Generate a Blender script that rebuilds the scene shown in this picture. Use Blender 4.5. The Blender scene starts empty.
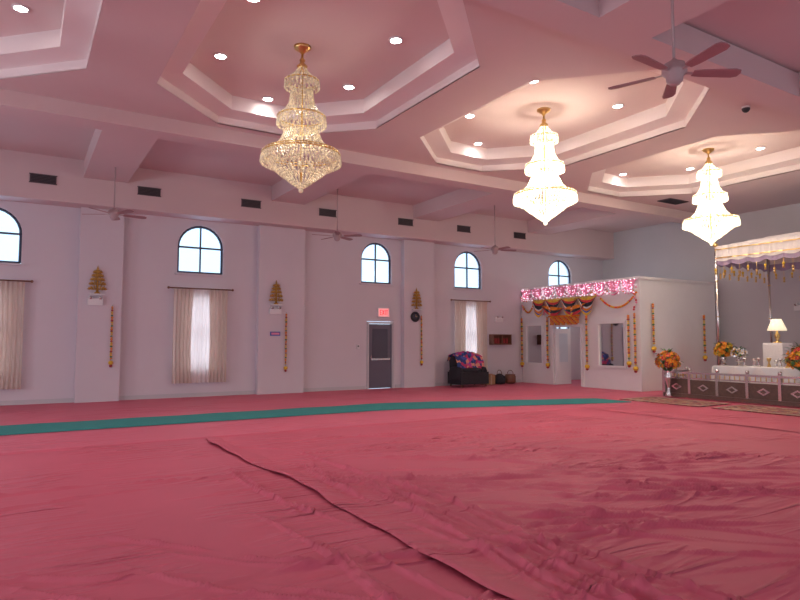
import bpy, bmesh, math, random
import numpy as np
from mathutils import Vector, Matrix
random.seed(7)
rng=np.random.RandomState(5)
sc=bpy.context.scene
col=sc.collection
sc.view_settings.view_transform='Standard'
sc.view_settings.look='None'

# ---------------------------------------------------------------- materials
def mat(name,c,rough=0.6,metal=0.0,em=0.0,emc=None,var=0.06,scale=4.0,bump=0.0,bscale=60.0,spec=0.5,alpha=None,trans=0.0,sheen=0.0,rand_em=False):
    m=bpy.data.materials.new(name);m.use_nodes=True
    nt=m.node_tree;b=nt.nodes["Principled BSDF"]
    b.inputs["Roughness"].default_value=rough
    b.inputs["Metallic"].default_value=metal
    b.inputs["Specular IOR Level"].default_value=spec
    b.inputs["Transmission Weight"].default_value=trans
    b.inputs["Sheen Weight"].default_value=sheen
    tc=nt.nodes.new("ShaderNodeTexCoord")
    if var>0:
        n=nt.nodes.new("ShaderNodeTexNoise");n.inputs["Scale"].default_value=scale;n.inputs["Detail"].default_value=4
        nt.links.new(tc.outputs["Object"],n.inputs["Vector"])
        mx=nt.nodes.new("ShaderNodeMix");mx.data_type='RGBA'
        mx.inputs[6].default_value=(*[x*(1-var) for x in c],1)
        mx.inputs[7].default_value=(*[min(1,x*(1+var)) for x in c],1)
        nt.links.new(n.outputs["Fac"],mx.inputs[0]);nt.links.new(mx.outputs[2],b.inputs["Base Color"])
    else: b.inputs["Base Color"].default_value=(*c,1)
    if bump>0:
        n2=nt.nodes.new("ShaderNodeTexNoise");n2.inputs["Scale"].default_value=bscale
        nt.links.new(tc.outputs["Object"],n2.inputs["Vector"])
        bp=nt.nodes.new("ShaderNodeBump");bp.inputs["Strength"].default_value=bump;bp.inputs["Distance"].default_value=0.01
        nt.links.new(n2.outputs["Fac"],bp.inputs["Height"]);nt.links.new(bp.outputs[0],b.inputs["Normal"])
    if em>0:
        b.inputs["Emission Color"].default_value=(*(emc or c),1)
        b.inputs["Emission Strength"].default_value=em
        if rand_em:  # sparkle painted in as random emission per crystal
            g=nt.nodes.new("ShaderNodeNewGeometry")
            mp=nt.nodes.new("ShaderNodeMapRange");mp.inputs[3].default_value=em*0.15;mp.inputs[4].default_value=em*1.85
            pw=nt.nodes.new("ShaderNodeMath");pw.operation='POWER';pw.inputs[1].default_value=2.2
            nt.links.new(g.outputs["Random Per Island"],pw.inputs[0])
            nt.links.new(pw.outputs[0],mp.inputs[0]);nt.links.new(mp.outputs[0],b.inputs["Emission Strength"])
    return m

M={}
M['wall']=mat("wall_paint_lavender",(0.66,0.605,0.65),0.75,var=0.03,scale=1.5)
M['wall_r']=mat("wall_paint_grey",(0.56,0.54,0.565),0.8,var=0.04,scale=1.5)
M['ceil']=mat("ceiling_paint_pink",(0.67,0.53,0.53),0.8,var=0.03,scale=1)
M['cofin']=mat("coffer_paint_cream",(0.74,0.60,0.59),0.8,var=0.03,scale=1)
M['coftrim']=mat("coffer_trim_paint",(0.85,0.76,0.75),0.7,var=0.02,scale=1)
M['white']=mat("white_paint",(0.78,0.76,0.76),0.5,var=0.02)
M['room']=mat("partition_paint_white",(0.78,0.76,0.76),0.6,var=0.03)
M['frame']=mat("window_frame_dark",(0.06,0.08,0.12),0.4,var=0.05)
M['door']=mat("door_grey_steel",(0.13,0.12,0.16),0.45,var=0.06)
M['doorglass']=mat("door_glass_dark",(0.10,0.10,0.13),0.08,var=0)
M['gold']=mat("gold_metal",(0.75,0.52,0.2),0.28,1.0,var=0.1)
M['goldleaf']=mat("gold_leaf",(0.50,0.29,0.06),0.35,0.6,var=0.4,scale=20)
M['silver']=mat("silver_metal",(0.7,0.68,0.66),0.25,1.0,var=0.05)
M['black']=mat("black_plastic",(0.02,0.02,0.025),0.5,var=0.1)
M['blackcloth']=mat("black_cloth",(0.02,0.018,0.025),0.85,var=0.3,scale=12,bump=0.4)
M['fan']=mat("fan_white_enamel",(0.45,0.34,0.34),0.4,var=0.03)
M['blade']=mat("fan_blade_wood",(0.36,0.19,0.20),0.45,var=0.12,scale=9)
M['vent']=mat("vent_brown_metal",(0.10,0.07,0.08),0.5,var=0.15)
M['wood']=mat("brown_wood",(0.18,0.07,0.04),0.45,var=0.35,scale=14)
M['dkwood']=mat("carved_dark_wood",(0.12,0.075,0.06),0.4,var=0.35,scale=18)
M['orange']=mat("marigold_orange",(0.85,0.25,0.02),0.8,var=0.3,scale=40)
M['yellow']=mat("marigold_yellow",(0.8,0.5,0.05),0.8,var=0.3,scale=40)
M['red']=mat("red_cloth",(0.6,0.04,0.05),0.7,var=0.2,scale=20)
M['pinkc']=mat("pink_tulle",(0.85,0.30,0.45),0.8,var=0.15,scale=15)
M['purple']=mat("lilac_satin",(0.36,0.27,0.40),0.4,var=0.3,scale=15,sheen=0.3)
M['blue']=mat("blue_cloth",(0.05,0.12,0.45),0.7,var=0.3,scale=20)
M['cloth']=mat("white_lace_cloth",(0.80,0.75,0.73),0.8,var=0.10,scale=25,bump=0.4)
M['leaf']=mat("green_leaf",(0.06,0.18,0.05),0.5,var=0.3,scale=20)
M['maroon']=mat("maroon_flower",(0.35,0.04,0.04),0.7,var=0.2,scale=20)
M['green']=mat("green_runner",(0.025,0.23,0.22),0.9,var=0.10,scale=3,bump=0.3,bscale=120)
M['mirror']=mat("mirror_glass",(0.62,0.66,0.68),0.04,1.0,var=0)
M['bulb']=mat("downlight_lens",(1,0.95,0.9),0.4,em=45,emc=(1,0.93,0.88),var=0)
M['pinklight']=mat("fairy_light_pink",(1,0.6,0.8),0.4,em=1.8,emc=(1,0.55,0.75),var=0)
M['whitelight']=mat("fairy_light_white",(1,0.9,1),0.4,em=3.0,emc=(1,0.85,0.95),var=0)
M['shade']=mat("lamp_shade",(0.9,0.8,0.6),0.8,em=0.9,emc=(1,0.82,0.55),var=0.04)
M['exit']=mat("exit_sign_face",(0.9,0.5,0.5),0.5,em=0.5,emc=(1,0.35,0.35),var=0)
M['exitred']=mat("exit_letters_red",(0.8,0.02,0.02),0.5,em=1.2,emc=(1,0.03,0.05),var=0)
M['card']=mat("cardboard",(0.35,0.2,0.1),0.8,var=0.1)
M['trimcloth']=mat("beige_rug_border",(0.45,0.33,0.26),0.85,var=0.1)
M['concrete']=mat("subfloor",(0.3,0.12,0.14),0.9,var=0.1)
M['crys_glow']=mat("crystal_painted_glow",(0.72,0.64,0.48),0.12,em=0.20,emc=(1,0.80,0.45),var=0,spec=1.0,rand_em=True)  # crystals of a switched-off chandelier; golden glow painted in as emission
M['crys_on']=mat("crystal_lit",(0.95,0.88,0.72),0.12,em=2.6,emc=(1,0.88,0.62),var=0,spec=1.0,rand_em=True)

def pinkcloth(nm,cc):
    m=mat(nm,cc,0.55,var=0.12,scale=.7,spec=0.28)
    nt=m.node_tree;b=nt.nodes["Principled BSDF"]
    tc=nt.nodes.new("ShaderNodeTexCoord")
    prev=None
    for rz,sc_,st,dist in ((.5,(.6,3.2,1),.8,.042),(-.25,(.7,3.6,1),.55,.028),(1.45,(.5,3.0,1),.4,.024)):
        mp=nt.nodes.new("ShaderNodeMapping");mp.inputs["Rotation"].default_value=(0,0,rz);mp.inputs["Scale"].default_value=sc_
        n=nt.nodes.new("ShaderNodeTexNoise");n.inputs["Scale"].default_value=.9;n.inputs["Detail"].default_value=1.2;n.inputs["Distortion"].default_value=.5
        a=nt.nodes.new("ShaderNodeMath");a.operation='SUBTRACT';a.inputs[1].default_value=.5
        ab=nt.nodes.new("ShaderNodeMath");ab.operation='ABSOLUTE'
        s=nt.nodes.new("ShaderNodeMath");s.operation='MULTIPLY_ADD';s.inputs[1].default_value=-13;s.inputs[2].default_value=1;s.use_clamp=True
        pw=nt.nodes.new("ShaderNodeMath");pw.operation='POWER';pw.inputs[1].default_value=1.6
        bp=nt.nodes.new("ShaderNodeBump");bp.inputs["Strength"].default_value=st;bp.inputs["Distance"].default_value=dist
        L=nt.links.new
        L(tc.outputs["Object"],mp.inputs[0]);L(mp.outputs[0],n.inputs["Vector"]);L(n.outputs["Fac"],a.inputs[0]);L(a.outputs[0],ab.inputs[0]);L(ab.outputs[0],s.inputs[0]);L(s.outputs[0],pw.inputs[0])
        n3=nt.nodes.new("ShaderNodeTexNoise");n3.inputs["Scale"].default_value=.6;L(tc.outputs["Object"],n3.inputs["Vector"])
        mr=nt.nodes.new("ShaderNodeMapRange");mr.inputs[1].default_value=.45;mr.inputs[2].default_value=.62
        L(n3.outputs["Fac"],mr.inputs[0])
        mu=nt.nodes.new("ShaderNodeMath");mu.operation='MULTIPLY';L(pw.outputs[0],mu.inputs[0]);L(mr.outputs[0],mu.inputs[1])
        L(mu.outputs[0],bp.inputs["Height"])
        if prev: L(prev.outputs[0],bp.inputs["Normal"])
        prev=bp
    nt.links.new(prev.outputs[0],b.inputs["Normal"])
    return m
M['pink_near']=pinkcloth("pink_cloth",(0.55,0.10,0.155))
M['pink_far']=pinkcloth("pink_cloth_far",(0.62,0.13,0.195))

def cloth_trans(name,dc,tcol,lo,hi):
    m=bpy.data.materials.new(name);m.use_nodes=True;nt=m.node_tree;nt.nodes.clear()
    o=nt.nodes.new("ShaderNodeOutputMaterial");d=nt.nodes.new("ShaderNodeBsdfDiffuse");t=nt.nodes.new("ShaderNodeBsdfTranslucent")
    d.inputs[0].default_value=(*dc,1);t.inputs[0].default_value=(*tcol,1)
    w=nt.nodes.new("ShaderNodeTexWave");w.inputs["Scale"].default_value=20;w.inputs["Distortion"].default_value=1
    mp=nt.nodes.new("ShaderNodeMapRange");mp.inputs[3].default_value=lo;mp.inputs[4].default_value=hi
    tc=nt.nodes.new("ShaderNodeTexCoord");nt.links.new(tc.outputs["Object"],w.inputs[0]);nt.links.new(w.outputs["Fac"],mp.inputs[0])
    a=nt.nodes.new("ShaderNodeMixShader");nt.links.new(mp.outputs[0],a.inputs[0])
    nt.links.new(d.outputs[0],a.inputs[1]);nt.links.new(t.outputs[0],a.inputs[2]);nt.links.new(a.outputs[0],o.inputs[0])
    return m
M['sheer']=cloth_trans("sheer_curtain",(0.8,0.72,0.70),(0.85,0.70,0.66),.2,.45)
M['drape']=cloth_trans("cream_drape",(0.72,0.62,0.56),(0.80,0.65,0.56),.25,.42)
def glass():
    m=bpy.data.materials.new("window_glass");m.use_nodes=True;nt=m.node_tree;nt.nodes.clear()
    o=nt.nodes.new("ShaderNodeOutputMaterial");d=nt.nodes.new("ShaderNodeBsdfTransparent");t=nt.nodes.new("ShaderNodeBsdfGlossy")
    d.inputs[0].default_value=(0.9,0.96,1,1);t.inputs["Roughness"].default_value=0.05
    a=nt.nodes.new("ShaderNodeMixShader");a.inputs[0].default_value=0.06
    nt.links.new(d.outputs[0],a.inputs[1]);nt.links.new(t.outputs[0],a.inputs[2]);nt.links.new(a.outputs[0],o.inputs[0])
    return m
M['glass']=glass()
def stripes(name,cols,scale):
    m=bpy.data.materials.new(name);m.use_nodes=True;nt=m.node_tree;b=nt.nodes["Principled BSDF"];b.inputs["Roughness"].default_value=0.8
    tc=nt.nodes.new("ShaderNodeTexCoord");v=nt.nodes.new("ShaderNodeTexVoronoi");v.inputs["Scale"].default_value=scale
    nt.links.new(tc.outputs["Object"],v.inputs["Vector"])
    sp=nt.nodes.new("ShaderNodeSeparateColor");nt.links.new(v.outputs["Color"],sp.inputs[0])
    r=nt.nodes.new("ShaderNodeValToRGB");r.color_ramp.interpolation='CONSTANT'
    while len(r.color_ramp.elements)<len(cols): r.color_ramp.elements.new(0.5)
    for i,c in enumerate(cols):
        r.color_ramp.elements[i].position=i/len(cols);r.color_ramp.elements[i].color=(*c,1)
    nt.links.new(sp.outputs[0],r.inputs[0]);nt.links.new(r.outputs[0],b.inputs["Base Color"])
    return m
M['pattern']=stripes("patterned_blanket",[(0.5,0.03,0.12),(0.06,0.1,0.4),(0.55,0.05,0.25),(0.02,0.05,0.2),(0.7,0.3,0.2)],9)
M['rug']=stripes("oriental_rug",[(0.25,0.05,0.05),(0.35,0.18,0.10),(0.12,0.05,0.06),(0.4,0.28,0.2),(0.3,0.07,0.07)],11)

# ---------------------------------------------------------------- mesh builder
class MB:
    def __init__(s): s.v=[];s.f=[];s.m=[];s.mats=[];s.sm=[]
    def mi(s,k):
        if k not in s.mats: s.mats.append(k)
        return s.mats.index(k)
    def add(s,vs,fs,k,smooth=False,T=None):
        o=len(s.v)
        for p in vs:
            p=Vector(p)
            s.v.append(tuple(T@p) if T is not None else tuple(p))
        i=s.mi(k)
        for f in fs: s.f.append([a+o for a in f]);s.m.append(i);s.sm.append(smooth)
    def box(s,c,d,k,T=None,rz=0):
        x,y,z=[a/2 for a in d]
        vs=[Vector((sx*x,sy*y,sz*z)) for sx in(-1,1) for sy in(-1,1) for sz in(-1,1)]
        R=Matrix.Rotation(rz,3,'Z')
        vs=[R@v+Vector(c) for v in vs]
        s.add(vs,[(0,1,3,2),(4,6,7,5),(0,4,5,1),(2,3,7,6),(0,2,6,4),(1,5,7,3)],k,T=T)
    def lathe(s,prof,c,k,n=16,T=None,smooth=True,sx=1,sy=1):
        vs=[];fs=[]
        for r,z in prof:
            for i in range(n):
                a=2*math.pi*i/n;vs.append((c[0]+r*sx*math.cos(a),c[1]+r*sy*math.sin(a),c[2]+z))
        for j in range(len(prof)-1):
            for i in range(n):
                fs.append((j*n+i,j*n+(i+1)%n,(j+1)*n+(i+1)%n,(j+1)*n+i))
        fs.append(tuple(range(n-1,-1,-1)));fs.append(tuple((len(prof)-1)*n+i for i in range(n)))
        s.add(vs,fs,k,smooth,T)
    def cyl(s,p0,p1,r,k,n=10,r1=None,T=None):
        p0=Vector(p0);p1=Vector(p1);d=p1-p0;L=d.length
        q=Vector((0,0,1)).rotation_difference(d).to_matrix().to_4x4()
        TT=Matrix.Translation(p0)@q
        if T is not None: TT=T@TT
        s.lathe([(r,0),(r1 if r1 is not None else r,L)],(0,0,0),k,n,TT,True)
    def tube(s,pts,r,k,n=8,T=None):
        for a,b in zip(pts[:-1],pts[1:]): s.cyl(a,b,r,k,n,T=T)
    def ball(s,c,r,k,n=8,m=5,sz=1,T=None):
        prof=[(r*math.sin(math.pi*j/m)+1e-4,-r*sz*math.cos(math.pi*j/m)) for j in range(m+1)]
        s.lathe(prof,c,k,n,T)
    def octa(s,c,r,h,k):
        x,y,z=c
        s.add([(x+r,y,z),(x,y+r,z),(x-r,y,z),(x,y-r,z),(x,y,z+h),(x,y,z-h)],[(0,1,4),(1,2,4),(2,3,4),(3,0,4),(1,0,5),(2,1,5),(3,2,5),(0,3,5)],k)
    def torus(s,c,R,r,k,n=36,m=6,axis='Z'):
        vs=[];fs=[]
        for i in range(n):
            a=2*math.pi*i/n
            for j in range(m):
                b=2*math.pi*j/m
                x=(R+r*math.cos(b))*math.cos(a);y=(R+r*math.cos(b))*math.sin(a);z=r*math.sin(b)
                if axis=='Y': x,y,z=x,z,y
                if axis=='X': x,y,z=z,x,y
                vs.append((c[0]+x,c[1]+y,c[2]+z))
        for i in range(n):
            for j in range(m):
                fs.append((i*m+j,((i+1)%n)*m+j,((i+1)%n)*m+(j+1)%m,i*m+(j+1)%m))
        s.add(vs,fs,k,True)
    def mesh(s,name):
        me=bpy.data.meshes.new(name);me.from_pydata(s.v,[],s.f)
        for k in s.mats: me.materials.append(M[k])
        me.polygons.foreach_set("material_index",s.m);me.polygons.foreach_set("use_smooth",s.sm)
        me.update();return me
    def obj(s,name,loc=(0,0,0),rz=0):
        o=bpy.data.objects.new(name,s.mesh(name));col.objects.link(o);o.location=loc;o.rotation_euler[2]=rz;return o

def poly_sheet(name,outer,holes,mp,thick,key):
    cu=bpy.data.curves.new(name,'CURVE');cu.dimensions='2D';cu.fill_mode='BOTH';cu.extrude=thick/2
    for pts in [outer]+holes:
        sp=cu.splines.new('POLY');sp.points.add(len(pts)-1);sp.use_cyclic_u=True
        for i,p in enumerate(pts): sp.points[i].co=(p[0],p[1],0,1)
    t=bpy.data.objects.new("tmp",cu);col.objects.link(t)
    dg=bpy.context.evaluated_depsgraph_get();me=bpy.data.meshes.new_from_object(t.evaluated_get(dg))
    bpy.data.objects.remove(t)
    me.name=name
    for v in me.vertices: v.co=mp(*v.co)
    me.materials.clear();me.materials.append(M[key])
    bm=bmesh.new();bm.from_mesh(me);bmesh.ops.recalc_face_normals(bm,faces=bm.faces);bm.to_mesh(me);bm.free()
    for p in me.polygons: p.use_smooth=False
    o=bpy.data.objects.new(name,me);col.objects.link(o);return o

# ---------------------------------------------------------------- room dimensions
XL,XR,YN,YB=-8.0,20.5,-2.0,17.4
ZC=5.8; ZA=5.95; ZI=6.28
def rect(a0,a1,b0,b1): return [(a0,b0),(a1,b0),(a1,b1),(a0,b1)]
def arch(cx,hw,z0,ztop,n=14):
    zs=ztop-hw
    return [(cx-hw,z0),(cx+hw,z0)]+[(cx+hw*math.cos(math.pi*i/n),zs+hw*math.sin(math.pi*i/n)) for i in range(n+1)]
AW=[(-5.6,.6),(-.65,.62),(4.2,.62),(9.77,.56),(13.5,.6),(18.05,.62)]
LW=[-5.6,-.65,4.2,13.5,18.05]
dx=9.92
holes=[arch(c,h,3.38,4.72) for c,h in AW]+[rect(c-.5,c+.5,.75,2.75) for c in LW]
bo=[(XL,0),(dx-.5,0),(dx-.5,2.17),(dx+.5,2.17),(dx+.5,0),(XR,0),(XR,6.4),(XL,6.4)]
poly_sheet("wall_back",bo,holes,lambda a,b,c:(a,YB+.1+c,b),.2,'wall')
nh=[rect(c-1.0,c+1.0,.9,3.2) for c in (-5,1,7,13,18)]
poly_sheet("wall_front",rect(XL,XR,0,6.4),nh,lambda a,b,c:(a,YN-.1+c,b),.2,'wall')
lh=[rect(c-.9,c+.9,.9,3.0) for c in (2,7,12)]
poly_sheet("wall_left",rect(YN,YB,0,6.4),lh,lambda a,b,c:(XL-.1+c,a,b),.2,'wall')
mb=MB();mb.box((XR+.1,(YN+YB)/2,3.2),(.2,YB-YN,6.4),'wall_r');mb.obj("wall_right")
mb=MB();mb.box(((XL+XR)/2,(YN+YB)/2,-.1),(XR-XL+.4,YB-YN+.4,.2),'concrete');mb.obj("floor")

# ---- ceiling -------------------------------------------------------------
COF=[-6.6,-1.35,3.9,9.15,14.4]; CY=9.05
def octo(cx,ins=0.0,hx=2.1,hy=3.05,ch=1.4):
    hx-=ins;hy-=ins;ch-=ins*.59
    return [(cx-hx,CY-hy+ch),(cx-hx+ch,CY-hy),(cx+hx-ch,CY-hy),(cx+hx,CY-hy+ch),(cx+hx,CY+hy-ch),(cx+hx-ch,CY+hy),(cx-hx+ch,CY+hy),(cx-hx,CY+hy-ch)]
Y0,Y1=5.3,12.55
poly_sheet("ceiling",[(XL,Y0),(XR,Y0),(XR,Y1),(XL,Y1)],[octo(c) for c in COF if c-2.1>XL]+[],lambda a,b,c:(a,b,ZC+.01+c),.02,'ceil')
mb=MB()
for cx in COF:
    if cx-2.1<XL: continue
    rings=[(octo(cx),ZC),(octo(cx),ZC+.16),(octo(cx,.38),ZC+.2),(octo(cx,.38),ZI),(octo(cx,1.2),ZI)]
    ks=['coftrim','coftrim','coftrim','cofin']
    for (ra,za),(rb,zb),k in zip(rings[:-1],rings[1:],ks):
        vs=[(x,y,za) for x,y in ra]+[(x,y,zb) for x,y in rb]
        mb.add(vs,[(i,(i+1)%8,8+(i+1)%8,8+i) for i in range(8)],k)
    mb.add([(x,y,ZI) for x,y in octo(cx,1.2)],[tuple(range(8))],'cofin')
mb.obj("ceiling_coffers")
mb=MB()
mb.box(((XL+XR)/2,(Y1+YB)/2,ZA+.05),(XR-XL,YB-Y1,.1),'ceil')
mb.box(((XL+XR)/2,(YN+Y0)/2,ZA+.05),(XR-XL,Y0-YN,.1),'ceil')
mb.box(((XL+XR)/2,(YN+YB)/2,6.5),(XR-XL+.4,YB-YN+.4,.1),'ceil')
mb.obj("ceiling_aisle")
mb=MB()
for y in (12.55,5.3):
    mb.box(((XL+XR)/2,y,5.72),(XR-XL,.5,.40),'ceil')
mb.obj("beam_main")
mb=MB()
for x in (-3.6,1.7,6.5,11.3,16.3):
    mb.box((x,(12.8+16.8)/2,5.75),(1.0,4.0,.46),'ceil')
    mb.box((x,(YN+5.05)/2,5.75),(1.0,5.05-YN,.46),'ceil')
mb.obj("beam_cross")
mb=MB();mb.box(((XL+XR)/2,17.1,5.42),(XR-XL,.6,1.1),'ceil');mb.obj("trim_soffit")
mb=MB()
for a,b in ((-4.1,-3.1),(1.2,2.2),(5.8,7.2),(10.7,11.9)):
    mb.box(((a+b)/2,YB-.1,2.43),(b-a,.2,4.87),'wall')
mb.obj("trim_pilasters")
mb=MB();mb.box(((XL+dx-.55)/2,YB-.012,.06),(dx-.55-XL,.024,.12),'wall_r');mb.box(((dx+.55+15.9)/2,YB-.012,.06),(15.9-dx-.55,.024,.12),'wall_r')
mb.obj("baseboard_back")

# ---- windows ---------------------------------------------------------------
def window(n,cx,hw,z0,z1,arched):
    mb=MB();y=YB+.08;t=.06
    if arched:
        zs=z1-hw
        pts=arch(cx,hw-.025,z0+.025,z1-.025)
        P=[(p[0],y,p[1]) for p in pts];P.append(P[0])
        mb.tube(P,.035,'frame',6)
        mb.box((cx,y,(z0+z1)/2),(t*.7,.05,z1-z0),'frame')
        mb.box((cx,y,zs),(2*hw,.054,t*.8),'frame')
        mb.add([(p[0],y+.02,p[1]) for p in pts],[tuple(range(len(pts)))],'glass')
        mb.box((cx,YB-.02,z0-.03),(2*hw+.12,.12,.05),'wall')
    else:
        for x in (cx-hw,cx,cx+hw): mb.box((x,y,(z0+z1)/2),(t,.05,z1-z0),'frame')
        for z in (z0,(z0+z1)/2,z1): mb.box((cx,y,z),(2*hw,.054,t),'frame')
        mb.add([(cx-hw,y+.02,z0),(cx+hw,y+.02,z0),(cx+hw,y+.02,z1),(cx-hw,y+.02,z1)],[(0,1,2,3)],'glass')
    return mb.obj(f"window_{n}")
n=1
for c,h in AW: window(n,c,h,3.38,4.72,True);n+=1
for c in LW: window(n,c,.5,.75,2.75,False);n+=1

def curtain(cx,hw=.72,z0=.4,z1=2.93):
    mb=MB();y=YB-.16
    def panel(x0,x1,k,folds,amp,pinch=0,yo=0):
        nx=folds*8;nz=14;vs=[];fs=[]
        for j in range(nz+1):
            tz=j/nz;z=z0+(z1-z0)*tz
            for i in range(nx+1):
                u=i/nx
                w=1-pinch*math.sin(math.pi*min(1,tz*1.15))*.5
                x=x0+(x1-x0)*u*w
                vs.append((x,y+yo+amp*math.sin(u*folds*2*math.pi+.6*math.sin(tz*3)),z))
        for j in range(nz):
            for i in range(nx):
                a=j*(nx+1)+i;fs.append((a,a+1,a+nx+2,a+nx+1))
        mb.add(vs,fs,k,True)
    panel(cx-hw,cx-.22,'drape',5,.03,.12)
    panel(cx+hw,cx+.22,'drape',5,.03,.12)
    panel(cx-.55,cx+.55,'sheer',9,.015,0,.07)
    mb.cyl((cx-hw-.12,y,z1+.02),(cx+hw+.12,y,z1+.02),.018,'wood')
    for sx in (-1,1):
        mb.ball((cx+sx*(hw+.14),y,z1+.02),.035,'wood')
        mb.cyl((cx+sx*hw,y,z1+.02),(cx+sx*hw,YB,z1+.02),.01,'wood')
    mb.obj("window_curtain")
for c in LW[:4]: curtain(c)

# ---- door ---------------------------------------------------------------
mb=MB()
mb.box((dx,YB+.05,1.05),(.86,.06,2.05),'door')
for sx in (-1,1): mb.box((dx+sx*.46,YB+.05,1.06),(.06,.16,2.1),'wall_r')
mb.box((dx,YB+.05,2.12),(.98,.165,.06),'wall_r')
mb.box((dx,YB+.015,1.45),(.55,.02,.95),'doorglass')
mb.box((dx,YB-.0,.95),(.7,.05,.06),'silver')
mb.cyl((dx-.36,YB+.02,1.0),(dx-.36,YB-.05,1.0),.02,'silver');mb.cyl((dx-.36,YB-.05,.95),(dx-.36,YB-.05,1.1),.012,'silver')
mb.obj("door_1")
mb=MB()
mb.box((10.0,YB-.05,2.45),(.42,.07,.3),'white');mb.box((10.0,YB-.09,2.45),(.38,.01,.26),'exit')
x=9.85
def bar(x0,z0,w,h): mb.box((x0+w/2,YB-.1,z0+h/2),(w,.012,h),'exitred')
zb=2.37;H=.16
bar(x,zb,.018,H);[bar(x,zb+k*(H-.018)/2,.06,.018) for k in (0,1,2)]
for s in (-1,1):
    T=Matrix.Translation((x+.12,YB-.1,zb+H/2))@Matrix.Rotation(s*.42,4,'Y');mb.box((0,0,0),(.018,.012,H),'exitred',T=T)
bar(x+.185,zb,.018,H);bar(x+.25,zb,.018,H);bar(x+.225,zb+H-.018,.07,.018)
mb.obj("exit_sign")

# ---- vents -----------------------------------------------------------
for x in (-2.2,.35,2.72,5.4,7.75,10.5,12.85,15.4):
    mb=MB();mb.box((x,16.79,5.36),(.55,.02,.2),'vent')
    for i in range(5): mb.box((x,16.775,5.29+i*.035),(.5,.02,.012),'black')
    for sz in (-1,1): mb.box((x,16.775,5.36+sz*.1),(.58,.02,.02),'vent')
    mb.obj("air_vent")
mb=MB();mb.box((16.9,11.6,5.79),(.9,.45,.02),'vent')
for i in range(7): mb.box((16.9,11.42+i*.06,5.775),(.85,.015,.015),'black')
mb.obj("ceiling_vent")
mb=MB();mb.lathe([(.07,0),(.07,.03)],(11.2,6.15,ZC-.03),'white',16);mb.ball((11.2,6.15,ZC-.04),.07,'black',12,8);mb.obj("security_camera")

# ---- wall ornaments ------------------------------------------------------
def garland(name,p,L,r=.032,axis=None):
    mb=MB();n=int(L/(r*1.35));x,y,z=p
    for i in range(n):
        k=['orange','orange','maroon','yellow','yellow','leaf'][i%6]
        mb.ball((x+random.uniform(-.004,.004),y,z-i*r*1.35),r*random.uniform(.85,1.1),k,8,4,.7)
    mb.cyl((x,y,z+.06),(x,y,z-L),.005,'leaf',5)
    mb.ball((x,y,z-L-.05),r*1.9,'yellow',9,5,.9);mb.ball((x,y,z-L-.13),r*1.2,'maroon',8,4)
    return mb.obj(name)
garland("marigold_garland",(1.98,YB-.245,2.38),1.35)
garland("marigold_garland",(6.62,YB-.245,2.3),1.5)
garland("marigold_garland",(11.35,YB-.245,2.34),1.45)
def ornament(x,z):
    mb=MB();y=YB-.26
    mb.box((x,y-.02,z-.03),(.34,.1,.03),'white')
    mb.lathe([(.07,0),(.08,.02),(.03,.05),(.025,.6)],(x,y,z-.015),'goldleaf',10,sy=.6)
    for j,(h,w) in enumerate(((.10,.17),(.22,.15),(.33,.12),(.43,.09),(.52,.06))):
        for i in range(9):
            a=math.pi*(i/8)
            px=x+w*math.cos(a);pz=z+h+w*.25*math.sin(a)
            T=Matrix.Translation((px,y-.04*math.sin(a),pz))@Matrix.Rotation(math.pi/2-a,4,'Y')
            mb.lathe([(.002,-.04),(.02,-.01),(.022,.02),(.002,.06)],(0,0,0),'goldleaf',6,T,sy=.45)
        mb.torus((x,y,z+h-.01),w*.75,.012,'goldleaf',16,5)
        for i in range(5): mb.ball((x-w*.6+w*1.2*i/4,y-.03,z+h),.018,['goldleaf','maroon'][i%2],7,4)
    mb.lathe([(.002,-.02),(.03,.02),(.002,.12)],(x,y,z+.58),'goldleaf',8,sy=.5)
    mb.obj("gold_leaf_wall_ornament")
ornament(1.62,2.72);ornament(6.3,2.6);ornament(11.15,2.6)
def emlight(x,y,z,face='Y'):
    mb=MB();mb.box((0,0,0),(.34,.09,.16),'white')
    for sx in (-1,1):
        mb.cyl((sx*.11,0,.08),(sx*.11,-.02,.09),.02,'white');mb.cyl((sx*.11,.02,.105),(sx*.11,-.07,.10),.04,'white',12)
        mb.lathe([(.035,0),(.035,.005)],(0,0,0),'silver',12,Matrix.Translation((sx*.11,-.072,.10))@Matrix.Rotation(math.pi/2,4,'X'))
    o=mb.obj("emergency_light",(x,y,z))
    if face=='X': o.rotation_euler[2]=-math.pi/2
emlight(1.58,YB-.25,2.5);emlight(6.28,YB-.25,2.38);emlight(14.85,YB-.05,2.3)
emlight(XR-.05,9.8,2.55,'X')
mb=MB();c=(11.1,YB-.25,2.33)
mb.torus(c,.13,.045,'black',24,8,'Y');mb.torus((c[0],c[1]-.02,c[2]),.13,.02,'leaf',24,6,'Y')
mb.lathe([(.11,0),(.11,.02)],(0,0,0),'doorglass',20,Matrix.Translation((c[0],c[1]+.0,c[2]))@Matrix.Rotation(math.pi/2,4,'X'))
mb.box((c[0],c[1]-.03,c[2]+.035),(.012,.01,.07),'gold');mb.box((c[0]+.03,c[1]-.03,c[2]),(.06,.01,.012),'gold')
mb.obj("wall_clock")
mb=MB();mb.box((6.3,YB-.215,1.74),(.3,.03,.12),'blue');mb.box((6.3,YB-.235,1.74),(.24,.01,.06),'pinkc');mb.obj("wall_sign")
mb=MB();mb.box((9.1,YB-.02,1.35),(.1,.04,.14),'white');mb.box((9.1,YB-.045,1.37),(.05,.01,.04),'black');mb.obj("thermostat")
mb=MB()
mb.box((14.85,YB-.13,1.42),(.85,.24,.04),'wood');mb.box((14.85,YB-.13,1.76),(.85,.24,.03),'wood')
mb.box((14.85,YB-.02,1.6),(.85,.03,.34),'wood')
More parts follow.
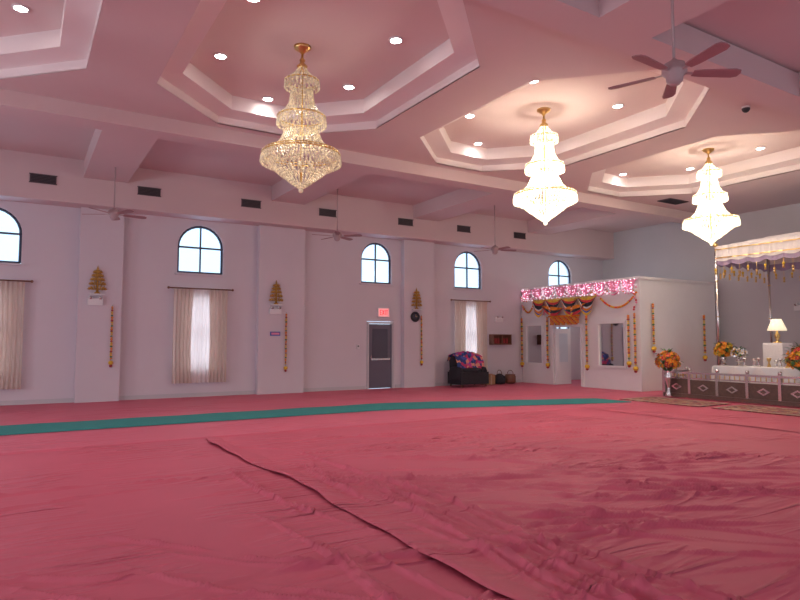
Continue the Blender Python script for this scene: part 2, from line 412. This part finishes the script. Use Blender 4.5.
for sx in (-.41,0,.41): mb.box((14.85+sx,YB-.13,1.59),(.03,.235,.32),'wood')
for sx in (-.25,-.12,.14,.27): mb.box((14.85+sx,YB-.1,1.54),(.07,.15,.18),'maroon')
mb.obj("wooden_wall_shelf")

# ---- draped armchair ------------------------------------------------------
mb=MB()
mb.box((0,0,.28),(1.15,.75,.4),'blackcloth')
mb.lathe([(.5,0),(.56,.2),(.58,.5),(.5,.66),(.3,.72)],(0,.22,.35),'blackcloth',20,sx=1.05,sy=.35)
for sx in (-1,1):
    mb.lathe([(.14,0),(.15,.1),(.15,.32),(.12,.42),(.05,.46)],(sx*.5,0,.2),'blackcloth',14,sy=2.3)
    for sy in (-1,1): mb.cyl((sx*.5,sy*.3,0),(sx*.5,sy*.3,.1),.03,'wood')
mb.lathe([(.44,0),(.46,.1),(.4,.16)],(0,-.05,.45),'blackcloth',18,sy=.75)
vs=[];fs=[];N=20
prof=[(-.28,.62),(-.20,.9),(-.10,1.08),(.10,1.16),(.33,1.12),(.43,.9)]
for i in range(N+1):
    u=-1+2*i/N
    for yy,zz in prof: vs.append((u*.56,yy*.9+.02*math.sin(i*2.1)+.06,zz-.10*u*u+.015*math.sin(i*1.7)))
P=len(prof)
for i in range(N):
    for j in range(P-1): fs.append((i*P+j,(i+1)*P+j,(i+1)*P+j+1,i*P+j+1))
mb.add(vs,fs,'pattern',True)
mb.obj("draped_armchair",(12.85,16.6,.03))
mb=MB();mb.box((0,0,.17),(.4,.3,.34),'card');mb.box((-.1,-.04,.36),(.2,.34,.02),'card',rz=.2);mb.box((0,-.155,.17),(.06,.01,.34),'trimcloth');mb.obj("cardboard_box",(13.95,16.9,.03),.1)
mb=MB()
mb.lathe([(.22,0),(.26,.1),(.22,.26),(.1,.34),(.03,.36)],(0,0,0),'blackcloth',14,sy=.7)
mb.torus((0,0,.38),.1,.012,'wood',16,6,'Y');mb.obj("duffel_bag",(14.5,16.95,.03))
mb=MB();mb.lathe([(.16,0),(.2,.05),(.2,.25),(.17,.3),(.19,.32)],(0,0,0),'wood',16)
mb.torus((0,0,.32),.14,.012,'wood',16,6,'Y');mb.obj("wicker_basket",(15.05,17.0,.03))

# ---- floor cloth ------------------------------------------------------------
xs=np.concatenate([np.arange(XL,-2.5,.2),np.arange(-2.5,0,.03),np.arange(0,7,.02),np.arange(7,12,.03),np.arange(12,XR+.01,.12)])
ys=np.concatenate([np.arange(YN,1.2,.2),np.arange(1.2,7,.02),np.arange(7,10.2,.03),np.arange(10.2,YB,.12),[YB]])
X,Yg=np.meshgrid(xs,ys)
Z=np.full_like(X,.012)
def fold(x0,y0,ang,L,w,A,curv=0,sharp=1.0):
    dx_=X-x0;dy=Yg-y0
    u=dx_*math.cos(ang)+dy*math.sin(ang);v=-dx_*math.sin(ang)+dy*math.cos(ang)-curv*u*u
    msk=(np.abs(u)<L*1.3)&(np.abs(v)<w*4)
    t=v[msk]/w;uu=u[msk]/L
    Z[msk]+=A*np.exp(-np.where(t>0,t*t*sharp,t*t))*np.exp(-uu**4)*(1+.25*np.sin(uu*9))
def wobf(y): return .05*np.sin(y*1.3)+.02*np.sin(y*3.1+1)
wob=wobf(Yg)
d=Yg-9.85-.04*np.sin(X*.9)
Z+=.022*np.exp(-(d/.05)**2)
Z+=.04*np.exp(-((Yg-3.05+.09*np.sin(X*1.1)+.18*(X-1))/.03)**2)*np.exp(-((X+.6)/1.3)**4)
# long creases running along the seam
for i in range(22):
    y=rng.uniform(2.2,6.4);side=rng.choice([-1,1],p=[.25,.75])
    fold(2.62+side*rng.uniform(.15,.9),y,math.pi/2+rng.uniform(-.16,.16),rng.uniform(.8,1.8),rng.uniform(.014,.022),rng.uniform(.024,.045),rng.uniform(-.08,.08),rng.uniform(1,4))
for i in range(85):
    x=rng.uniform(-1.8,9.5);y=rng.uniform(2.0,8.8)
    a=rng.normal(-.45,.25) if x>2.5 else rng.normal(.0,.35)
    fold(x,y,a,rng.uniform(.4,1.2),rng.uniform(.013,.024),rng.uniform(.016,.038),rng.uniform(-.15,.15),rng.uniform(.5,4))
for cx,cy,nn in ((4.4,3.3,11),(5.6,3.9,10),(1.6,3.4,6),(3.9,5.2,8),(6.8,4.9,11),(5.3,6.2,7)):
    for i in range(nn):
        fold(cx+rng.normal(0,.5),cy+rng.normal(0,.4),rng.normal(-.6,.2),rng.uniform(.4,1.1),rng.uniform(.014,.024),rng.uniform(.022,.046),rng.uniform(-.2,.2),rng.uniform(.7,4))
Z+=.003*np.sin(X*2.1+Yg*.7)*np.sin(Yg*1.7)+.003
Z=np.where(Yg>10.3,.012+(Z-.012)*.2,Z)
Z=np.where(X>12.6,.012,Z)
vv=np.stack([X.ravel(),Yg.ravel(),Z.ravel()],1)
ny,nx=X.shape
idx=np.arange(ny*nx).reshape(ny,nx)
ff=np.stack([idx[:-1,:-1].ravel(),idx[:-1,1:].ravel(),idx[1:,1:].ravel(),idx[1:,:-1].ravel()],1)
me=bpy.data.meshes.new("pink_floor_cloth")
me.vertices.add(len(vv));me.vertices.foreach_set("co",vv.ravel())
me.loops.add(len(ff)*4);me.loops.foreach_set("vertex_index",ff.ravel().astype(np.int32))
me.polygons.add(len(ff));me.polygons.foreach_set("loop_start",np.arange(len(ff),dtype=np.int32)*4)
me.polygons.foreach_set("use_smooth",np.ones(len(ff),dtype=bool))
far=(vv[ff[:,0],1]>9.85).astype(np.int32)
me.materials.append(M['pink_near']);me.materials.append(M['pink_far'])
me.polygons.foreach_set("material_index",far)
me.update(calc_edges=True)
floorcloth=bpy.data.objects.new("pink_floor_cloth",me);col.objects.link(floorcloth)
mb=MB()
for sx,ya,yb,hh in ((2.48,1.0,9.8,.045),(10.9,3.0,9.8,.016),(-5.5,1.0,9.8,.03)):
    n=int((yb-ya)/.04);vs=[];fs=[]
    for i in range(n+1):
        y=ya+(yb-ya)*i/n;w=float(wobf(y))+sx
        h=hh*(.8+.2*math.sin(y*2.3)+.15*math.sin(y*5.7+1));wd=.34+.1*math.sin(y*1.9)
        for q,(o_,z_) in enumerate(((0,.82),(.015,1.0),(.05,1.0),(.12,.62),(.22,.3),(wd,.0))):
            vs.append((w+o_+.01*math.sin(y*8)*(1-q/5),y,.014+h*z_+(.0 if q<5 else -.012)))
    for i in range(n):
        for q in range(5): fs.append((i*6+q,i*6+q+1,(i+1)*6+q+1,(i+1)*6+q))
    mb.add(vs,fs,'pink_near',True)
so=mb.obj("seam_overlap");so.parent=floorcloth

mb=MB();N=40;vs=[];fs=[]
for i in range(N+1):
    u=i/N;x=XL+(12.9-XL)*u
    yf=13.05 if x<7.8 else 13.05-(x-7.8)*.35
    yn=11.8 if x<7 else 11.8-(x-7)*.28
    dz=.004*math.sin(i*1.9)
    for y,z in ((yn,.022),(yn+.02,.036+dz),(yf-.02,.036-dz),(yf,.022)): vs.append((x,y,z))
for i in range(N):
    for j in range(3): fs.append((i*4+j,(i+1)*4+j,(i+1)*4+j+1,i*4+j+1))
mb.add(vs,fs,'green');mb.obj("green_carpet_runner")
def rug(x,y,w,l,z=.02):
    mb=MB();mb.box((0,0,.008),(w,l,.016),'rug');
    for s in (-1,1):
        mb.box((s*(w/2-.06),0,.018),(.05,l-.1,.006),'trimcloth');mb.box((0,s*(l/2-.06),.018),(w-.1,.05,.007),'trimcloth')
    mb.obj("oriental_rug",(x,y,z))
rug(13.9,9.7,1.3,2.2);rug(13.9,7.2,1.3,2.2)

# ---- chandeliers -------------------------------------------------------------
def chand_mesh(ck):
    mb=MB()
    S=[[(.03,0),(.16,.09),(.36,.24),(.54,.40),(.62,.52)],
       [(.62,.55),(.47,.61),(.34,.74),(.25,.95)],
       [(.20,.92),(.27,1.0),(.38,1.14)],
       [(.38,1.17),(.28,1.23),(.20,1.38),(.165,1.6)],
       [(.15,1.58),(.2,1.66),(.27,1.74)],
       [(.27,1.76),(.16,1.82),(.07,1.95)]]
    for s in S:
        seg=[];tot=0
        for a,b in zip(s[:-1],s[1:]):
            l=math.hypot(b[0]-a[0],b[1]-a[1]);seg.append((tot,l,a,b));tot+=l
        rm=max(p[0] for p in s);n=max(12,int(2*math.pi*rm/.085));cnt=int(tot/.046)
        for i in range(n):
            a=2*math.pi*i/n
            for j in range(cnt+1):
                t=tot*j/cnt
                for t0,l,p,q in seg:
                    if t<=t0+l+1e-6: break
                f=(t-t0)/l;r=p[0]+(q[0]-p[0])*f;z=p[1]+(q[1]-p[1])*f
                if r<rm*.45 and i%2: continue
                mb.octa((r*math.cos(a),r*math.sin(a),z),.018,.026,ck)
    for R,z,dl in ((.635,.5,.12),(.39,1.12,.1),(.275,1.73,.08),(.5,.42,.06)):
        n=int(2*math.pi*R/.06)
        for i in range(n):
            a=2*math.pi*i/n
            mb.octa((R*math.cos(a),R*math.sin(a),z-dl*.3),.016,.03,ck);mb.octa((R*math.cos(a),R*math.sin(a),z-dl*.3-.055),.02,.035,ck)
    mb.torus((0,0,.54),.62,.015,'gold');mb.torus((0,0,.58),.60,.01,'gold');mb.torus((0,0,1.155),.38,.013,'gold');mb.torus((0,0,1.75),.27,.012,'gold');mb.torus((0,0,.95),.23,.01,'gold')
    mb.cyl((0,0,.1),(0,0,2.3),.018,'gold')
    mb.lathe([(.02,1.9),(.07,1.95),(.09,2.0),(.03,2.06),(.05,2.1),(.02,2.14)],(0,0,0),'gold',16)
    mb.lathe([(.02,2.2),(.05,2.24),(.13,2.29),(.14,2.33)],(0,0,0),'gold',20)
    for z in (.35,.75,1.25):
        for i in range(6):
            a=i*math.pi/3;r=.18 if z<1 else .09
            mb.ball((r*math.cos(a),r*math.sin(a),z),.03,ck,8,6,1.3)
    mb.ball((0,0,-.04),.04,ck,10,6)
    return mb
a=chand_mesh('crys_glow').obj("crystal_chandelier",(3.75,9.15,3.95))
b=chand_mesh('crys_on').obj("crystal_chandelier",(9.05,9.1,3.95))
c=bpy.data.objects.new("crystal_chandelier",b.data);col.objects.link(c);c.location=(14.45,8.9,3.95)
d=bpy.data.objects.new("crystal_chandelier",a.data);col.objects.link(d);d.location=(-1.35,9.1,3.95)

def light(kind,name,loc,e,color,size=.1,rot=None,**kw):
    l=bpy.data.lights.new(name,kind);l.energy=e;l.color=color
    if kind=='AREA':
        l.shape='RECTANGLE';l.size=size[0];l.size_y=size[1]
    else: l.shadow_soft_size=size
    for k,v in kw.items(): setattr(l,k,v)
    o=bpy.data.objects.new(name,l);col.objects.link(o);o.location=loc
    if rot: o.rotation_euler=rot
    return o
for x in (9.05,14.45):
    light('POINT',"chandelier_bulb_light",(x,9.0,4.75),180,(1,.88,.70),.12)
light('POINT',"chandelier_bulb_light",(3.75,9.15,4.75),12,(1,.86,.66),.12)
mbl=MB()
for cx in COF[1:]:
    for ox,oy in ((-1.3,-.9),(1.02,-.9),(-1.2,1.1),(1.2,1.1),(.1,2.45),(-.4,-2.35)):
        x=cx+ox;y=CY+oy
        mbl.torus((x,y,ZI-.01),.1,.018,'white',20,6)
        mbl.lathe([(.09,0),(.09,.01)],(x,y,ZI-.02),'bulb',16)
        light('SPOT',"downlight_lamp",(x,y,ZI-.06),44,(1,.95,.91),.07,None,spot_size=math.radians(125),spot_blend=.6)
mbl.obj("recessed_downlights")

# ---- ceiling fans --------------------------------------------------------------
def fan(x,y,z,top,rot):
    mb=MB()
    mb.lathe([(.03,top-z-.08),(.075,top-z-.06),(.08,top-z)],(0,0,0),'fan',18)
    mb.cyl((0,0,.1),(0,0,top-z-.05),.016,'fan')
    mb.lathe([(.02,.16),(.05,.13),(.11,.1),(.13,.05),(.13,-.0),(.09,-.04),(.085,-.09),(.05,-.13),(.02,-.14)],(0,0,0),'fan',24)
    for i in range(5):
        T=Matrix.Rotation(rot+i*2*math.pi/5,4,'Z')@Matrix.Rotation(-.2,4,'X')
        mb.box((.17,0,0),(.16,.035,.010),'fan',T=T)
        pts=[(.2,-.045),(.3,-.06),(.64,-.075),(.70,-.055),(.715,0),(.70,.055),(.64,.075),(.3,.06),(.2,.045)]
        n=len(pts)
        vs=[(p[0],p[1],-.006) for p in pts]+[(p[0],p[1],.006) for p in pts]
        mb.add(vs,[tuple(range(n-1,-1,-1)),tuple(range(n,2*n))]+[(i2,(i2+1)%n,n+(i2+1)%n,n+i2) for i2 in range(n)],'blade',T=T)
    mb.obj("ceiling_fan",(x,y,z))
fan(5.98,4.04,4.42,ZA,.70);fan(1.75,15.4,4.42,ZA,.1);fan(7.4,15.4,4.42,ZA,.5);fan(12.8,15.1,4.42,ZA,.9);fan(-3.6,15.3,4.42,5.52,.3)

# ---- partition room with garlands ------------------------------------------------
HX=16.0;HY=12.2;HZ=3.47
outer=[(HY,0),(14.5,0),(14.5,2.0),(15.75,2.0),(15.75,0),(YB-.02,0),(YB-.02,HZ),(HY,HZ)]
fa=poly_sheet("partition_room",outer,[rect(12.75,13.8,.72,2.12),rect(16.3,17.15,.72,2.12)],lambda a,b,c:(HX+.06+c,a,b+.012),.12,'room')
mb=MB()
mb.box(((HX+.12+19.8)/2,HY+.06,HZ/2+.012),(19.8-HX-.12,.12,HZ),'room')
mb.box((19.86,(HY+YB)/2,HZ/2+.012),(.12,YB-HY-.04,HZ),'room')
mb.box((HX+.06,(HY+YB)/2-.02,HZ-.01),(.16,YB-HY,.08),'white')
mb.box(((HX+19.8)/2,HY+.03,HZ-.012),(3.9,.14,.08),'white')
for y in (14.46,15.79): mb.box((HX-.01,y,1.03),(.14,.09,2.0),'white')
mb.box((HX-.01,15.125,2.06),(.15,1.42,.09),'white')
def panelwin(y0,y1,z0,z1):
    for y in (y0,y1): mb.box((HX-.015,y,(z0+z1)/2),(.07,.07,z1-z0-.07),'white')
    for z in (z0,z1): mb.box((HX-.015,(y0+y1)/2,z),(.07,y1-y0+.07,.07),'white')
    mb.box((HX+.03,(y0+y1)/2,(z0+z1)/2),(.02,y1-y0,z1-z0),'mirror')
panelwin(12.75,13.8,.72,2.12);panelwin(16.3,17.15,.72,2.12)
mb.box((HX+.35,15.7,1.0),(.75,.05,1.95),'white')
mb.box((HX+.35,15.67,1.3),(.4,.02,1.0),'glass')
ph=mb.obj("partition_room_trim");ph.parent=fa
light('POINT',"partition_room_fill",(17.6,14.8,3.1),34,(1,.92,.88),.15)  # added fill light, no fixture seen; brightens the partition interior

mb=MB()
def swag(pA,pB,sag,bands,x=HX-.08,n=20,rad=False):
    ya,za=pA;yb,zb=pB
    off=0
    tot=sum(b[0] for b in bands)
    for w,k in bands:
        vs=[];fs=[]
        for i in range(n+1):
            u=i/n;s=4*u*(1-u)
            y=ya+(yb-ya)*u
            z0=za+(zb-za)*u-sag*s*(off/tot)-off*.15
            z1=za+(zb-za)*u-sag*s*((off+w)/tot)-(off+w)*.15
            xx=x-.03*math.sin(u*math.pi*6)*.5-off*.1
            vs+= [(xx,y,z0),(xx-.015,y,z1)]
        for i in range(n): fs.append((2*i,2*i+2,2*i+3,2*i+1))
        mb.add(vs,fs,k,True);off+=w
B=[(.08,'yellow'),(.06,'red'),(.1,'black'),(.04,'white'),(.06,'orange'),(.04,'blue'),(.06,'yellow')]
ys_=[13.7,14.45,15.2,15.95,16.6]
for a_,b_ in zip(ys_[:-1],ys_[1:]): swag((a_,2.98),(b_,2.98),.55,B,HX-.18)
swag((14.1,2.78),(15.1,2.66),.3,[(.06,'orange'),(.05,'black'),(.05,'red')],HX-.22)
swag((15.1,2.66),(16.1,2.78),.3,[(.06,'orange'),(.05,'black'),(.05,'red')],HX-.22)
mb.box((HX-.17,15.15,2.98),(.03,2.9,.06),'gold')
for i in range(22):
    y=14.5+i*.06
    L=.16+.06*abs(math.sin(i*.7))
    for j in range(int(L/.045)+2): mb.ball((HX-.16,y,2.36-j*.05),.028,['orange','yellow','red','orange'][(i+j)%4],7,4)
mb.cyl((HX-.16,14.45,2.39),(HX-.16,15.85,2.39),.03,'orange')
mb.obj("festoon_toran")
mb=MB()
nsw=9
for i in range(nsw):
    y0=HY+.05+i*(YB-.1-HY)/nsw;y1=HY+.05+(i+1)*(YB-.1-HY)/nsw
    swag((y0,3.42),(y1,3.42),.34,[(.12,'pinkc')],HX-.06)
    for j in range(13):
        u=j/12;s=4*u*(1-u)
        mb.ball((HX-.09,y0+(y1-y0)*u,3.05-.18*s+.12),.028,random.choice(['pinkc','pinkc','orange','white']),7,4)
for i in range(420):
    y=random.uniform(HY+.03,YB-.1);z=random.uniform(3.0,3.44)
    mb.ball((HX-.09-random.random()*.03,y,z),.013,random.choice(['pinklight','whitelight','pinklight']),5,3)
for ya,yb in ((12.25,13.7),(16.6,17.3)):
    for j in range(int((yb-ya)/.05)):
        u=j*.05/(yb-ya);y=ya+j*.05;zz=3.0-.42*(4*u*(1-u))
        mb.ball((HX-.09,y,zz),.035,random.choice(['orange','orange','yellow','red']),7,4)
for y in (12.3,14.3,16.1,17.25):
    for j in range(9): mb.ball((HX-.09,y+.05*math.sin(j),3.05-j*.07),.035,random.choice(['pinkc','red','white']),7,4)
mb.obj("pink_fairy_light_garland")
def gx(y,z,L,x=HX-.11):
    return garland("marigold_garland",(x,y,z),L,.042)
gx(12.32,2.35,1.6);gx(14.2,2.35,1.6);gx(15.98,2.35,1.6);gx(17.28,2.35,1.6);gx(12.55,2.3,1.4)
garland("marigold_garland",(16.5,HY-.09,2.65),1.3,.042);garland("marigold_garland",(19.1,HY-.09,2.35),1.3,.042)

# ---- altar stage ------------------------------------------------------------------
mb=MB();mb.box((17.85,7.7,.16),(5.1,6.0,.3),'pinkc');mb.box((17.85,7.7,.315),(4.9,5.8,.02),'rug');mb.obj("altar_stage")
mb=MB()
def railrun(p0,p1):
    p0=Vector(p0);p1=Vector(p1);d=(p1-p0);L=d.length;ang=math.atan2(d.y,d.x);n=max(1,round(L/.75))
    T0=Matrix.Translation((p0.x,p0.y,.03))@Matrix.Rotation(ang,4,'Z')
    mb.box((L/2,0,.66),(L,.1,.05),'silver',T=T0);mb.box((L/2,0,.06),(L,.12,.1),'dkwood',T=T0);mb.box((L/2,0,.52),(L,.05,.03),'silver',T=T0)
    mb.box((L/2,0,.28),(L,.02,.4),'dkwood',T=T0)
    for i in range(n+1):
        x=L*i/n;mb.box((x,0,.35),(.07,.09,.70),'silver',T=T0);mb.ball((x,0,.74),.05,'silver',10,6,T=T0)
        if i<n:
            xc=x+L/n/2
            for s in (-1,1):
                TT=T0@Matrix.Translation((xc,s*.025,.29))@Matrix.Scale(1.7,4,(1,0,0))@Matrix.Rotation(math.pi/4,4,'Y')
                mb.box((0,0,0),(.13,.012,.13),'silver',T=TT);mb.box((0,s*.008,0),(.07,.012,.07),'dkwood',T=TT)
            for j in range(6): mb.cyl((x+L/n*(j+.5)/6,0,.53),(x+L/n*(j+.5)/6,0,.64),.012,'gold',6,T=T0)
railrun((15.05,10.75,0),(15.05,6.2,0));railrun((15.05,10.75,0),(16.2,10.85,0))
mb.obj("altar_railing")
cx0,cx1,cy0,cy1=16.5,19.2,5.8,10.05
mb=MB()
for x in (cx0,cx1):
    for y in (cy0,cy1):
        mb.cyl((x,y,.325),(x,y,4.1),.035,'silver',12)
        mb.lathe([(.1,0),(.08,.08),(.04,.15)],(x,y,.325),'silver',14);mb.ball((x,y,4.2),.07,'gold',12,8)
        for z in (1.2,2.2,3.2): mb.torus((x,y,z),.04,.012,'gold',14,6)
def valance(p0,p1):
    p0=Vector(p0);p1=Vector(p1);d=p1-p0;L=d.length;ang=math.atan2(d.y,d.x);T=Matrix.Translation((p0.x,p0.y,0))@Matrix.Rotation(ang,4,'Z')
    n=int(L/.04)
    def strip(f0,f1,k,amp,off):
        vs=[];fs=[]
        for i in range(n+1):
            x=L*i/n;w=amp*math.sin(x*22)+off
            vs+=[(x,w,f0(x)),(x,w*1.2,f1(x))]
        for i in range(n): fs.append((2*i,2*i+2,2*i+3,2*i+1))
        mb.add(vs,fs,k,True,T)
    strip(lambda x:4.16,lambda x:3.77-.05*abs(math.sin(x*math.pi/.45)),'cloth',.012,-.03)
    strip(lambda x:3.84,lambda x:3.81,'gold',.012,-.04)
    strip(lambda x:4.08,lambda x:4.05,'gold',.012,-.04)
    strip(lambda x:3.82,lambda x:3.67-.07*abs(math.sin(x*math.pi/.45)),'purple',.012,-.01)
    m_=int(L/.225)
    for i in range(m_+1):
        x=i*.225
        l=.22 if i%2 else .1
        mb.cyl((x,-.02,3.62),(x,-.02,3.6-l),.006,'gold',5,T=T)
        mb.ball((x,-.02,3.6-l),.035,'gold' if i%2 else 'yellow',8,5,1.3,T=T);mb.cyl((x,-.02,3.58-l),(x,-.02,3.48-l),.02,'gold',7,r1=.03,T=T)
valance((cx0,cy1,0),(cx0,cy0,0));valance((cx1,cy1,0),(cx0,cy1,0));valance((cx0,cy0,0),(cx1,cy0,0));valance((cx1,cy0,0),(cx1,cy1,0))
N=12;vs=[];fs=[]
for i in range(N+1):
    for j in range(N+1):
        u=i/N;v=j/N;h=min(u,1-u,v,1-v)*2
        vs.append((cx0+(cx1-cx0)*u,cy0+(cy1-cy0)*v,4.15+.28*math.sin(h*math.pi/2)))
for i in range(N):
    for j in range(N):
        a_=i*(N+1)+j;fs.append((a_,a_+1,a_+N+2,a_+N+1))
mb.add(vs,fs,'cloth',True)
mb.obj("altar_canopy")
mb=MB()
def drapebox(c,d,k,amp=.02):
    x,y=d[0]/2,d[1]/2;per=[]
    seg=30
    corners=[(-x,-y),(x,-y),(x,y),(-x,y)]
    for q in range(4):
        a_=corners[q];b_=corners[(q+1)%4]
        for i in range(seg):
            t=i/seg;per.append((a_[0]+(b_[0]-a_[0])*t,a_[1]+(b_[1]-a_[1])*t,q))
    vs=[];lv=[(0,1.04),(.5,1.02),(.95,1.0),(1.0,.97)]
    n=len(per)
    for h,s in lv:
        for i,(px,py,q) in enumerate(per):
            w=amp*math.sin(i*1.3)*(1-h)
            vs.append((c[0]+px*(s+w),c[1]+py*(s+w),c[2]+d[2]*h))
    fs=[(j*n+i,j*n+(i+1)%n,(j+1)*n+(i+1)%n,(j+1)*n+i) for j in range(len(lv)-1) for i in range(n)]
    fs.append(tuple((len(lv)-1)*n+i for i in range(n)))
    mb.add(vs,fs,k,True)
drapebox((18.0,7.5,.325),(1.3,2.1,.95),'cloth')
drapebox((18.1,7.5,1.275),(.8,1.4,.3),'cloth',.01)
mb.lathe([(.02,-.62),(.16,-.58),(.18,-.2),(.18,.2),(.16,.58),(.02,.62)],(0,0,0),'cloth',16,Matrix.Translation((18.05,7.5,1.7))@Matrix.Rotation(math.pi/2,4,'X'))
mb.box((17.8,7.5,1.88),(.5,.9,.03),'red')
mb.obj("draped_throne")
mb=MB();drapebox((16.0,8.2,.325),(.5,3.2,.55),'cloth')
for i in range(5): mb.add([(15.735,6.75+i*.62,.86),(15.735,7.3+i*.62,.86),(15.72,7.02+i*.62,.55)],[(0,1,2)],'white')
for i in range(14):
    y=6.8+i*.17;h=random.uniform(.6,1.2);mb.lathe([(.05,0),(.03,.06*h),(.015,.1*h),(.05,.16*h),(.055,.2*h)],(16.0+random.uniform(-.12,.12),y,.875),random.choice(['gold','silver','silver']),12)
mb.obj("offering_table")
def bouquet(name,loc,R,n,keys,vase=.5,vk='silver'):
    mb=MB();
    mb.lathe([(.09,0),(.1,.02),(.04,vase*.25),(.035,vase*.4),(.085,vase*.65),(.09,vase*.8),(.05,vase*.95),(.07,vase)],(0,0,0),vk,16)
    c=vase+R*.75
    for i in range(n):
        th=random.uniform(0,2*math.pi);ph=math.acos(random.uniform(-.6,1));r=R*random.uniform(.75,1)
        p=Vector((r*math.sin(ph)*math.cos(th),r*math.sin(ph)*math.sin(th),c+r*math.cos(ph)*.9))
        k=random.choice(keys);s=random.uniform(.04,.07)
        d_=(p-Vector((0,0,c))).normalized();q=Vector((0,0,1)).rotation_difference(d_).to_matrix().to_4x4()
        TT=Matrix.Translation(p)@q
        for a_ in range(6):
            T=TT@Matrix.Rotation(a_*math.pi/3,4,'Z')@Matrix.Rotation(-.5,4,'Y')
            mb.add([(0,0,0),(s*.5,-s*.45,.0),(s*1.3,0,.0),(s*.5,s*.45,.0)],[(0,1,2,3)],k,False,T)
        mb.ball((0,0,.005),s*.35,'yellow',6,4,1,TT)
        mb.cyl((0,0,vase*.9),p,.004,'leaf',4)
    for i in range(n//3):
        th=random.uniform(0,2*math.pi);ph=random.uniform(.3,1.9);r=R*random.uniform(.8,1.15)
        T=Matrix.Translation((r*math.sin(ph)*math.cos(th),r*math.sin(ph)*math.sin(th),c+r*math.cos(ph)))@Matrix.Rotation(th,4,'Z')@Matrix.Rotation(ph-1.2,4,'Y')
        mb.add([(-.06,0,0),(0,-.025,.01),(.08,0,-.01),(0,.025,.01)],[(0,1,2,3)],'leaf',False,T)
    mb.ball((0,0,c),R*.5,'leaf',10,6)
    mb.obj(name,loc)
F1=['orange','orange','orange','yellow','maroon','red']
bouquet("flower_bouquet_vase",(14.8,10.45,.04),.3,130,F1,.72)
bouquet("flower_bouquet_vase",(16.0,9.62,.885),.24,100,['orange','yellow','yellow','maroon'],.22)
bouquet("flower_bouquet_vase",(15.4,7.35,.33),.36,170,F1,.5)
bouquet("flower_bouquet_vase",(16.0,9.2,.885),.17,60,['cloth','silver','cloth'],.18,'silver')
mb=MB();drapebox((0,0,0),(.5,.5,1.15),'cloth');mb.obj("side_table",(16.95,8.72,.327))
mb=MB();mb.lathe([(.1,0),(.1,.02),(.03,.05),(.06,.14),(.07,.2),(.02,.28),(.015,.36)],(0,0,0),'gold',18)
mb.lathe([(.23,.32),(.11,.62)],(0,0,0),'shade',24);mb.obj("table_lamp",(16.95,8.72,1.48))
light('POINT',"table_lamp_bulb",(16.95,8.72,2.16),8,(1,.75,.45),.04)

# ---- daylight ------------------------------------------------------------------
w=bpy.data.worlds.new("daylight");sc.world=w;w.use_nodes=True
bg=w.node_tree.nodes["Background"];bg.inputs[0].default_value=(.60,.80,1,1);bg.inputs[1].default_value=1.9
for x in (-5,1,7,13,18):
    light('AREA',"window_daylight",(x,YN-.25,2.05),34,(.88,.92,1),(2.0,2.3),(math.radians(90),0,0))
for y in (2,7,12):
    light('AREA',"window_daylight",(XL-.25,y,1.95),150,(.88,.92,1),(1.8,2.1),(math.radians(90),0,math.radians(-90)))  # unseen left windows, used as added raking light across the floor folds
for c,h in AW:
    light('AREA',"window_daylight",(c,YB+.3,4.05),7,(.52,.76,1),(1.2,1.3),(math.radians(-90),0,0))
for c in LW[:4]:
    light('AREA',"window_daylight",(c,YB+.3,1.75),22,(.88,.93,1),(1.0,2.0),(math.radians(-90),0,0))

# ---- camera ------------------------------------------------------------------
cd=bpy.data.cameras.new("camera");cd.sensor_width=36;cd.lens=620/800*36;cd.clip_start=.05
co=bpy.data.objects.new("camera",cd);col.objects.link(co)
co.location=(0,0,1.5);co.rotation_euler=(math.pi/2+math.atan(42/620),0,-math.radians(31.5))
sc.camera=co
